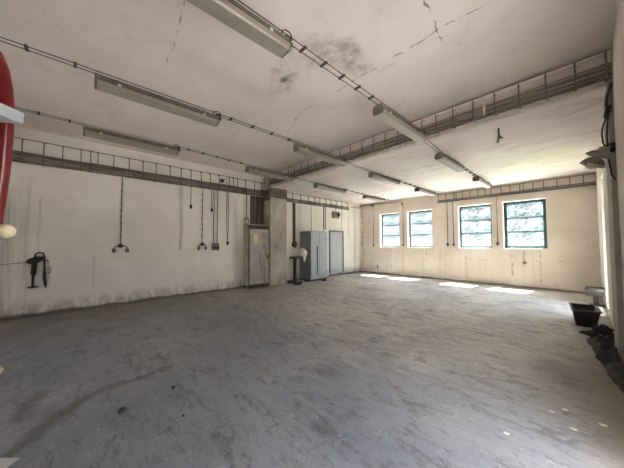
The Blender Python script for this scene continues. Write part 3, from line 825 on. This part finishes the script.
# ------------------------------------------------------------------ tall rusty locker before the column
t = thing('tall_locker', 'tall grey locker with rust streaks and a yellow notice beside the column', 'locker', (0.05, -6.74, 0))
b = MB().span(0, 0.35, 0, 0.80, 0.09, 2.12)
b.build('body', M['locker_side'], t)
fr = MB().span(0.352, 0.372, 0.0, 0.80, 0.09, 0.13).span(0.352, 0.372, 0, 0.80, 1.99, 2.12).span(0.352, 0.372, 0, 0.03, 0.13, 1.99).span(0.352, 0.372, 0.77, 0.80, 0.13, 1.99)
fr.build('front_frame', M['locker_dark'], t)
MB().span(0.352, 0.385, 0.032, 0.768, 0.132, 1.988, 0.004).build('door', M['locker_door'], t)
MB().span(0.3855, 0.3875, 0.17, 0.35, 1.50, 1.82).build('notice', M['notice'], t)
MB().box((0.395, 0.72, 1.05), (0.02, 0.03, 0.14), None, 0.005).build('handle', M['locker_dark'], t)
for (x, y) in ((0.03, 0.03), (0.03, 0.77), (0.33, 0.03), (0.33, 0.77)):
    MB().box((x, y, 0.046), (0.05, 0.05, 0.092)).build('foot', M['locker_dark'], t)
MB().span(-0.002, 0.36, -0.004, 0.804, 2.12, 2.145).build('top_plate', M['locker_side'], t)
# dark cover above the locker
t = thing('cable_cover', 'dark rusty cable cover on the wall between the tray and the locker', 'cable cover', (0, 0, 0))
M['dark_rust'] = worn('dark_rusty_sheet', rgb(76, 67, 60), rgb(112, 98, 84), 4, 0.4, 0.75, 0.7, 0.8, stretch=(1, 2, 0.4))
MB().span(0.002, 0.05, -6.47, -5.94, 2.18, 3.19, 0.005).build('cover_sheet', M['dark_rust'], t)
for y in (-6.36, -6.22, -6.08):
    MB().cyl((0.065, y, 2.16), (0.065, y, 3.20), 0.017, 8).build('conduit', M['cable_dark'], t)
# junction tangle where the trays meet the column
t = thing('conduit_cluster', 'dark cluster of conduits and a steel plate round the top of the column', 'conduit', (0, 0, 0))
MB().span(0.475, 0.51, -5.96, -5.20, 3.14, 3.19).build('bottom_strap', M['tray'], t)
MB().span(0.475, 0.50, -5.96, -5.20, 3.44, 3.47).build('top_strap', M['tray'], t)
for k in range(6):
    y = -5.88+k*0.125
    MB().span(0.474, 0.505, y-0.012, y+0.012, 3.18, 3.45).build('strut', M['tray'], t)
for k in range(4):
    z = 3.22+0.05*k
    MB().tube([(0.13, -6.05, z), (0.30, -6.00+0.01*k, z+0.02), (0.50, -5.97-0.012*k, z+0.01), (0.525+0.012*k, -5.90, z), (0.52+0.01*(k % 2), -5.55, z-0.01), (0.52, -5.25, z-0.02), (0.40, -5.16, z-0.03), (0.16, -5.10, z-0.03)], 0.015, 6).build('cable', M['cable_dark'] if k % 2 else M['cable'], t)
MB().span(0.14, 0.46, -5.99, -5.93, 3.06, 3.40).build('steel_plate', M['dark_rust'], t)

# ------------------------------------------------------------------ behind the column
t = thing('cable_duct', 'dark vertical cable duct ending in a round box behind the column', 'cable duct', (0, 0, 0))
MB().span(0.002, 0.065, -4.555, -4.455, 1.55, 3.14, 0.006).build('duct', M['dark_rust'], t)
MB().lathe([(0.12, 0), (0.13, 0.05), (0.10, 0.08), (0.05, 0.095)], (0.002, -4.49, 1.46), 18, Matrix.Rotation(PI/2, 3, 'Y')).build('round_box', M['cable_dark'], t)
MB().tube([(0.08, -4.50, 1.38), (0.10, -4.48, 1.30), (0.10, -4.40, 1.34)], 0.012, 6).build('cable', M['black'], t)
t = thing('machine_stand', 'black iron post with a flat arm standing behind the column', 'stand', (0.22, -4.62, 0))
MB().span(-0.05, 0.05, -0.05, 0.05, 0.02, 0.90).build('post', M['iron'], t)
MB().span(-0.13, 0.13, -0.13, 0.13, 0, 0.02).build('base_plate', M['iron'], t)
MB().span(-0.07, 0.31, -0.22, 0.38, 0.90, 0.98, 0.008).build('arm', M['iron'], t)

t = thing('steel_cabinet', 'grey two-door steel cabinet standing against the left wall', 'cabinet', (0.17, -4.19, 0))
MB().span(-0.14, 0.50, 0, 0.94, 0.06, 1.98).build('body', M['grey_steel_dark'], t)
MB().span(-0.10, 0.49, 0.02, 0.92, 0, 0.06).build('plinth', M['locker_dark'], t)
for k in (0, 1):
    y0 = 0.008+k*0.466
    d = MB().span(0.501, 0.525, y0, y0+0.458, 0.08, 1.965, 0.004).build('door', M['grey_steel'], t)
    if k == 0:
        MB().span(0.526, 0.548, y0+0.315, y0+0.345, 0.25, 1.40, 0.004).build('pull_bar', M['locker_dark'], d)
    for z in (0.35, 1.70):
        yy = y0+0.012 if k == 0 else y0+0.446
        MB().cyl((0.53, yy, z-0.05), (0.53, yy, z+0.05), 0.009, 8).build('hinge', M['grey_steel_dark'], d)
t_c = t
# crumpled white cloth
def crumple(name, c, r, m, seed, cut=0.35, sub=4):
    bm = bmesh.new()
    bmesh.ops.create_icosphere(bm, subdivisions=sub, radius=1.0)
    for v in bm.verts:
        d = v.co.normalized()
        k = 1 + cut*noise.fractal(d*2.3 + Vector((seed, seed*2, 0)), 0.8, 2.0, 4)
        v.co = Vector((d.x*r[0], d.y*r[1], d.z*r[2]))*k
        v.co.z = max(v.co.z, -r[2]*0.98) if name != 'white_rag' else v.co.z
        v.co += Vector(c)
    mb = MB(); mb.bm.free(); mb.bm = bm
    return mb.build(name, m, None, True)
o = crumple('white_rag', (0.47, -4.40, 1.13), (0.17, 0.12, 0.16), M['white_rag'], 3.0, 0.4)
tag(o, 'crumpled white cloth on the arm of the black iron post', 'cloth')
o2 = MB().tube([(0.56, -4.42, 1.06), (0.57, -4.42, 0.92), (0.56, -4.42, 0.78)], [0.06, 0.05, 0.02], 8).build('hanging_corner', M['white_rag'], None, True)
o2.parent = o

d = bpy.data.objects.new('door_1', None); COL.objects.link(d)
d.location = (0, -2.44, 0.10); d['kind'] = 'structure'
MB().span(0.001, 0.05, 0, 0.06, 0, 1.99).span(0.001, 0.05, 0.95, 1.01, 0, 1.99).span(0.001, 0.05, 0.06, 0.95, 1.92, 1.99).build('door_frame', M['grey_steel_dark'], d)
lf = MB().span(0.001, 0.03, 0.063, 0.947, 0.0, 1.917).build('door_leaf', M['door_grey'], d)
MB().span(0.031, 0.042, 0.10, 0.91, 1.00, 1.05).span(0.031, 0.042, 0.08, 0.11, 0.04, 1.88).span(0.031, 0.042, 0.90, 0.93, 0.04, 1.88).span(0.031, 0.042, 0.11, 0.90, 0.04, 0.07).span(0.031, 0.042, 0.11, 0.90, 1.85, 1.88).build('ledges', M['door_grey'], lf)
MB().tube([(0.03, 0.88, 1.08), (0.09, 0.88, 1.08), (0.09, 0.80, 1.08)], 0.010, 8).build('door_handle', M['iron'], lf)
for z in (0.35, 1.0, 1.65):
    MB().cyl((0.055, 0.955, z-0.06), (0.055, 0.955, z+0.06), 0.012, 8).build('hinge', M['iron'], d)
struct('trim_4', MB().span(0.001, 0.02, -2.80, -2.46, 0.08, 2.10), worn('fresh_white_plaster', rgb(238, 235, 228), rgb(214, 206, 194), 5, 0.55, 0.8, 0.6, 0.85))

t = thing('cable_ladder', 'narrow vertical cable ladder above the grey steel cabinet', 'cable ladder', (0, 0, 0))
for y in (-2.78, -2.66):
    MB().span(0.002, 0.035, y-0.012, y+0.012, 2.11, 3.15).build('side_rail', M['tray'], t)
for k in range(9):
    MB().span(0.006, 0.03, -2.77, -2.67, 2.16+k*0.115, 2.20+k*0.115).build('rung', M['tray_edge'], t)
t = thing('wall_siren', 'dusty box-shaped alarm siren on the wall above the grey door', 'siren', (0.0, -2.02, 2.83))
MB().span(0.002, 0.12, -0.21, 0.21, -0.15, 0.16, 0.02).build('box_body', M['lamp'], t)
MB().lathe([(0.05, 0), (0.07, 0.05), (0.105, 0.09), (0.10, 0.095), (0.05, 0.05)], (0.12, 0.06, 0), 16, Matrix.Rotation(PI/2, 3, 'Y')).build('horn', M['cable_dark'], t)
MB().tube([(0.05, 0.0, 0.14), (0.05, 0.02, 0.25), (0.05, 0.0, 0.36)], 0.009, 6).build('cable', M['cable_dark'], t)
t = hang('thin cable down the left wall beside the siren', -1.55, 3.2, 2.12, 0.008); t['group'] = 'cables hanging from the left wall tray'
t = thing('hanging_cable', 'thin dark cable on the left wall above the steel cabinet', 'cable', (0, 0, 0), 0, CW)
MB().tube([(0.02, -3.55, 3.2), (0.02, -3.55, 2.6), (0.02, -3.54, 2.0)], 0.008, 6).build('cable', M['cable'], t)

# scraps on the floor by the column and the cabinet
def scrap(label, x, y, r, h, seed, m='debris', cat='rubble', name='floor_scrap', group=None):
    o = crumple(name, (x, y, h*0.9), (r, r*0.75, h), M[m], seed, 0.5, 3)
    tag(o, label, cat, group)
    return o
for i, (x, y) in enumerate(((0.52, -5.0), (0.94, -5.08))):
    o = MB().tube([(x+0.12*math.cos(a*0.9+i)*(1+0.04*a), y+0.13*math.sin(a*0.9+i)*(1+0.03*a), 0.018+0.005*a) for a in range(16)], 0.018, 6).build('cable_coil', M['black'])
    tag(o, ('loose coil of dark cable on the floor, close to the column foot', 'loose coil of dark cable on the floor, a step out from the column foot')[i], 'cable', 'loose cable coils on the floor')
scrap('flat dark scrap on the floor before the grey steel cabinet', 0.92, -3.72, 0.13, 0.035, 5.1)
scrap('small dark scrap between the black iron post and the steel cabinet', 0.62, -4.36, 0.10, 0.03, 6.1)
o = MB().box((0.90, -3.25, 0.012), (0.20, 0.36, 0.022), Matrix.Rotation(0.4, 3, 'Z')).build('board_offcut', M['wood'])
tag(o, 'short pale board offcut on the floor before the grey steel cabinet', 'board')

# ------------------------------------------------------------------ far wall cables
CF = 'cable drops on the far wall'
def drop(label, x, z1, z0, boxy):
    t = thing('cable_drop', label, 'cable', (0, 0, 0), 0, CF)
    MB().tube([(x, -0.014, z1), (x+0.004, -0.014, (z1+z0)/2), (x, -0.014, z0)], 0.011, 6).build('cable', M['cable'], t)
    if boxy == 2:
        MB().lathe([(0.05, 0), (0.06, 0.03), (0.045, 0.05), (0.02, 0.055)], (x, -0.002, z0-0.03), 12, Matrix.Rotation(PI/2, 3, 'X')).build('socket', M['socket'], t)
        MB().tube([(x, -0.06, z0-0.05), (x+0.03, -0.06, z0-0.10), (x-0.02, -0.05, z0-0.13)], 0.008, 6).build('lead', M['cable_dark'], t)
    else:
        MB().box((x, -0.028, z0-0.04), (0.055, 0.054, 0.09), None, 0.008).build('socket', M['black'], t)
    for k in range(4):
        z = z1+(z0-z1)*(k+0.5)/4.5
        MB().span(x-0.018, x+0.018, -0.028, -0.001, z-0.01, z+0.01).build('wall_clip', M['cable'], t)
drop('wall cable and socket left of all the far windows, near the left corner', 0.80, 3.38, 1.42, 1)
drop('wall cable and socket between the first and second far windows', 2.385, 3.30, 1.44, 1)
drop('wall cable with a round socket, left one of the pair between the middle windows', 4.27, 3.16, 1.46, 2)
drop('wall cable with a square socket, right one of the pair beside the third window', 4.49, 3.16, 1.46, 1)
drop('wall cable with a round socket between the third and fourth far windows', 5.91, 3.16, 1.50, 2)
t = thing('wall_conduit', 'grey pipe along the top of the far wall to the left corner', 'pipe', (0, 0, 0))
MB().tube([(0.02, -0.05, 3.45), (0.8, -0.045, 3.42), (1.6, -0.045, 3.41), (2.2, -0.045, 3.40), (2.34, -0.045, 3.38), (2.385, -0.04, 3.30)], 0.020, 8).build('pipe', M['cable_pale'], t)
MB().cyl((2.385, -0.042, 3.35), (2.385, -0.042, 3.24), 0.042, 12).build('elbow_box', M['cable'], t)
MB().box((0.80, -0.05, 3.40), (0.10, 0.09, 0.10), None, 0.012).build('junction', M['black'], t)
o = MB().tube([(0.10, -0.9, 3.28), (0.12, -0.6, 3.36), (0.10, -0.3, 3.30), (0.09, -0.1, 3.38), (0.05, -0.03, 3.36)], 0.018, 7).build('corner_cable', M['cable_dark'])
tag(o, 'loose dark cable bridging the left tray and the far corner', 'cable')
o = MB().tube([(1.02, -0.006, 0.38), (1.02, -0.018, 0.37), (1.03, -0.02, 0.24)], [0.03, 0.035, 0.02], 8).build('wall_stub', M['iron'])
tag(o, 'small dark pipe stub low on the far wall below the first window', 'pipe')

# hook on the far ceiling
o = MB().tube([(7.0, -5.45, ZF+0.004), (7.0, -5.44, ZF-0.10), (6.99, -5.42, ZF-0.20), (6.97, -5.39, ZF-0.23), (6.96, -5.36, ZF-0.20), (6.975, -5.35, ZF-0.15)], [0.012, 0.014, 0.016, 0.014, 0.012, 0.008], 8).tube([(7.0, -5.43, ZF-0.12), (7.03, -5.40, ZF-0.17), (7.045, -5.38, ZF-0.16)], [0.012, 0.011, 0.007], 7).build('ceiling_hook', M['iron'])
tag(o, 'small dark iron hook hanging from the lower far ceiling beyond the step', 'hook')

# ------------------------------------------------------------------ right side: lamp, stand, tub, sheeting
t = thing('reflector_lamp', 'dusty wall lamp with dish reflector and looping cable on the right pilaster', 'lamp', (0, 0, 0))
R_ = Matrix.Rotation(math.radians(26), 3, 'Y')
MB().lathe([(0.028, 0.10), (0.05, 0.09), (0.058, 0.05), (0.10, 0.03), (0.135, 0.0), (0.138, -0.008), (0.128, -0.004), (0.09, 0.02)], (8.135, -6.10, 2.585), 24, R_).build('top_shade', M['lamp'], t, True)
MB().lathe([(0.05, 0.0), (0.085, -0.02), (0.118, -0.08), (0.122, -0.09), (0.11, -0.085), (0.06, -0.055)], (8.10, -6.10, 2.555), 24, R_).build('reflector', M['lamp'], t, True)
MB().lathe([(0.03, -0.03), (0.055, -0.07), (0.05, -0.12), (0.02, -0.135)], (8.10, -6.10, 2.55), 16, R_).build('bulb', M['lamp_glass'], t, True)
MB().tube([(8.245, -5.925, 2.70), (8.235, -6.00, 2.72), (8.20, -6.10, 2.70), (8.175, -6.10, 2.67)], 0.016, 8).build('arm', M['iron'], t)
MB().box((8.245, -5.932, 2.70), (0.045, 0.022, 0.12), None, 0.004).build('wall_plate', M['iron'], t)
MB().tube([(8.255, -5.965, 3.505), (8.235, -5.965, 3.42), (8.215, -5.965, 3.34), (8.205, -5.965, 3.22)], 0.015, 7).build('upper_cable', M['black'], t)
MB().box((8.215, -5.965, 3.15), (0.05, 0.05, 0.15), Matrix.Rotation(0.2, 3, 'Y'), 0.008).build('connector', M['iron'], t)
MB().tube([(8.205, -5.965, 3.08), (8.17, -6.0, 2.98), (8.155, -6.06, 2.86), (8.16, -6.09, 2.74), (8.175, -6.10, 2.67)], 0.009, 6).build('lamp_lead', M['black'], t)
MB().tube([(8.215, -5.965, 3.08), (8.20, -5.965, 2.85), (8.205, -5.965, 2.55), (8.225, -5.955, 2.35), (8.255, -5.94, 2.28)], 0.009, 6).build('loose_lead', M['black'], t)

t = thing('pedestal_stand', 'low T-shaped iron stand with a shallow box top by the right wall', 'stand', (8.125, -1.85, 0))
MB().span(-0.16, 0.14, -0.20, 0.20, 0.25, 0.36, 0.004).build('box_top', M['iron'], t)
MB().span(-0.175, 0.15, -0.215, 0.215, 0.36, 0.385, 0.004).span(-0.175, 0.15, -0.215, -0.195, 0.385, 0.42).span(-0.175, 0.15, 0.195, 0.215, 0.385, 0.42).span(-0.175, -0.155, -0.195, 0.195, 0.385, 0.42).span(0.13, 0.15, -0.195, 0.195, 0.385, 0.42).build('rim', M['iron_edge'], t)
MB().span(-0.045, 0.045, -0.045, 0.045, 0.02, 0.25).build('post', M['iron'], t)
MB().span(-0.11, 0.14, -0.12, 0.12, 0, 0.02).build('base_plate', M['iron'], t)
o = MB().box((8.15, -2.65, 0.014), (0.10, 1.1, 0.024), Matrix.Rotation(-0.03, 3, 'Z')).build('plank', M['wood'])
tag(o, 'narrow pale plank on the floor behind the black tub along the right wall', 'plank')

def make_tub():
    t = thing('mortar_tub', 'black rectangular plastic tub on the floor by the right wall', 'tub', (7.935, -4.0, 0), math.radians(4))
    L0, W0, L1, W1, H = 0.23, 0.125, 0.33, 0.175, 0.30
    def rr(hx, hy, z, r=0.04, n=5):
        pts = []
        for cx, cy, a0 in ((hx-r, hy-r, 0), (-hx+r, hy-r, PI/2), (-hx+r, -hy+r, PI), (hx-r, -hy+r, 1.5*PI)):
            for k in range(n):
                a = a0+PI/2*k/(n-1)
                pts.append((cx+r*math.cos(a), cy+r*math.sin(a), z))
        return pts
    m = MB()
    loops = [rr(W0, L0, 0.0), rr(W1-0.012, L1-0.012, H-0.05), rr(W1-0.008, L1-0.008, H-0.04), rr(W1-0.008, L1-0.008, H-0.01), rr(W1-0.02, L1-0.02, H-0.01), rr(W0-0.008, L0-0.008, 0.012)]
    rings = [[m.bm.verts.new(p) for p in lp] for lp in loops]
    m.skin(rings, True)
    m.build('shell', M['tub'], t)
    m = MB()
    loops = [rr(W1-0.02, L1-0.02, H-0.012), rr(W1+0.012, L1+0.012, H-0.012), rr(W1+0.014, L1+0.014, H), rr(W1-0.018, L1-0.018, H+0.004)]
    rings = [[m.bm.verts.new(p) for p in lp] for lp in loops]
    m.skin(rings+[rings[0]], False)
    m.build('rim', M['tub'], t)
    return t
make_tub()

def sheet(name, left, right, hmax, m, seed, ny=70, nx=16):
    """a crumpled length of sheeting lying between two outlines given as (x, y) lists"""
    def along(path, s):
        f_ = s*(len(path)-1); i = min(int(f_), len(path)-2); k = f_-i
        return Vector((path[i][0]*(1-k)+path[i+1][0]*k, path[i][1]*(1-k)+path[i+1][1]*k, 0))
    mb = MB(); bm = mb.bm
    top = []; bot = []
    for j in range(ny+1):
        s = j/ny
        a = along(left, s); b = along(right, s)
        ra, rb = [], []
        for i in range(nx+1):
            u = i/nx
            p = a.lerp(b, u)
            e = min(1, math.sin(PI*min(1, u*0.6+0.02))*1.2)*min(1, 6*s+0.05, 6*(1-s)+0.05)
            h = hmax*e*(0.55+0.6*noise.fractal(Vector((p.x*9+seed, p.y*5, seed)), 0.7, 2.0, 4)) + 0.03*e*abs(noise.noise(Vector((p.x*22, p.y*14, seed))))
            q = p + Vector((0.03*noise.noise(Vector((p.x*6, p.y*6, seed+4))), 0, 0))*(1-u)
            ra.append(bm.verts.new((min(q.x, b.x), q.y, max(0.012, h)))); rb.append(bm.verts.new((min(q.x, b.x), q.y, 0.0)))
        top.append(ra); bot.append(rb)
    for j in range(ny):
        for i in range(nx):
            f1 = bm.faces.new((top[j][i], top[j][i+1], top[j+1][i+1], top[j+1][i])); f1.smooth = True
            bm.faces.new((bot[j][i], bot[j+1][i], bot[j+1][i+1], bot[j][i+1]))
    rim = [(j, 0) for j in range(ny+1)] + [(ny, i) for i in range(1, nx+1)] + [(j, nx) for j in range(ny-1, -1, -1)] + [(0, i) for i in range(nx-1, 0, -1)]
    for (a, b), (c_, d_) in zip(rim, rim[1:]+rim[:1]):
        bm.faces.new((top[a][b], bot[a][b], bot[c_][d_], top[c_][d_]))
    return mb.build(name, m)
o = sheet('plastic_sheeting', [(8.08, -4.78), (7.97, -4.90), (7.95, -5.15), (8.0, -5.55), (8.05, -6.1), (8.12, -6.5), (8.18, -6.8), (8.24, -7.2)],
          [(8.26, -4.78), (8.25, -4.95), (8.21, -5.16), (8.21, -5.55), (8.215, -5.90), (8.255, -6.4), (8.26, -6.8), (8.265, -7.2)], 0.13, M['tarp'], 2.2)
o_sheet = o
tag(o, 'long crumpled strip of black sheeting on the floor along the right pilaster', 'sheeting')
o = crumple('black_cloth', (8.13, -4.55, 0.06), (0.10, 0.10, 0.075), M['rag'], 8.3, 0.5)
tag(o, 'crumpled black cloth on the floor between the tub and the sheeting', 'cloth')
o = MB().tube([(7.87, -4.74, 0.014), (7.93, -4.77, 0.03), (8.00, -4.86, 0.05), (8.05, -4.98, 0.05)], [0.012, 0.03, 0.05, 0.05], 8).build('torn_tail', M['tarp'], o_sheet)

# ------------------------------------------------------------------ left edge: red machine, paper
t = thing('red_machine', 'red tubular machine arm with a pale bracket at the left edge', 'machine', (4.85, -11.72, 0))
def rel(pts): return [(x-4.85, y+11.72, z) for x, y, z in pts]
AX = Matrix.Rotation(math.radians(47.2), 3, 'Z')
MB().tube(rel([(5.06, -11.52, 2.72), (5.11, -11.46, 2.83), (5.17, -11.405, 2.87), (5.225, -11.35, 2.855), (5.27, -11.30, 2.79), (5.295, -11.27, 2.69), (5.312, -11.25, 2.57), (5.315, -11.24, 2.446), (5.306, -11.24, 2.277), (5.28, -11.252, 2.005), (5.255, -11.268, 1.801), (5.215, -11.295, 1.53), (5.12, -11.38, 1.123), (4.98, -11.56, 0.6), (4.85, -11.72, 0.03)]), 0.046, 16).build('bent_tube', M['red'], t)
MB().tube(rel([(5.19, -11.37, 2.76), (5.17, -11.42, 2.2), (5.13, -11.45, 1.6), (4.98, -11.60, 0.9), (4.86, -11.78, 0.03)]), 0.032, 12).build('inner_tube', M['red'], t)
MB().box((0, -0.03, 0.015), (0.30, 0.30, 0.03), AX).build('base_plate', M['red'], t)
p0 = Vector((5.29-4.85, -11.22+11.72, 2.345))
MB().box(p0 + AX @ Vector((-0.055, -0.20, 0.01)), (0.46, 0.28, 0.075), AX @ Matrix.Rotation(math.radians(5), 3, 'Y'), 0.006).build('bracket', M['bracket'], t)
p1 = Vector((5.31-4.85, -11.19+11.72, 1.592)); ax = AX @ Vector((1, 0, 0))
MB().tube([p1-ax*0.45, p1-ax*0.03, p1-ax*0.012, p1], [0.048, 0.048, 0.042, 0.02], 14).build('padded_roller', M['cream'], t)
o = MB().box((5.208, -11.30, 0.004), (0.30, 0.21, 0.004), Matrix.Rotation(math.radians(48), 3, 'Z')).build('paper_sheet', M['paper'])
tag(o, 'white sheet of paper on the floor in the near left corner', 'paper')
o = crumple('cream_scrap', (3.33, -11.52, 0.045), (0.06, 0.05, 0.05), M['cream'], 1.3, 0.3, 3)
tag(o, 'cream scrap on the floor at the left edge', 'scrap')

# loose crumbs on the bare floor
crumbs = [(5.12, -10.53, 0.036, 'dark lump on the floor right of the damp stain'), (5.02, -10.10, 0.022, 'small dark crumb on the floor beyond the damp stain'),
          (5.55, -10.15, 0.014, 'tiny dark crumb right of the dark lump')]
for i, (x, y, r, lab) in enumerate(crumbs):
    scrap(lab, x, y, r, r*0.5, 10+i*1.7, 'debris', 'rubble', 'floor_crumb')
for i, (x, y) in enumerate(((7.80, -7.62), (7.72, -7.74), (7.50, -8.35), (7.86, -7.90), (8.02, -7.66))):
    scrap('white paint flake on the floor near the right edge', x, y, 0.020, 0.004, 20+i, 'pale_debris', 'paint flake', 'paint_flake', 'white paint flakes near the right edge')
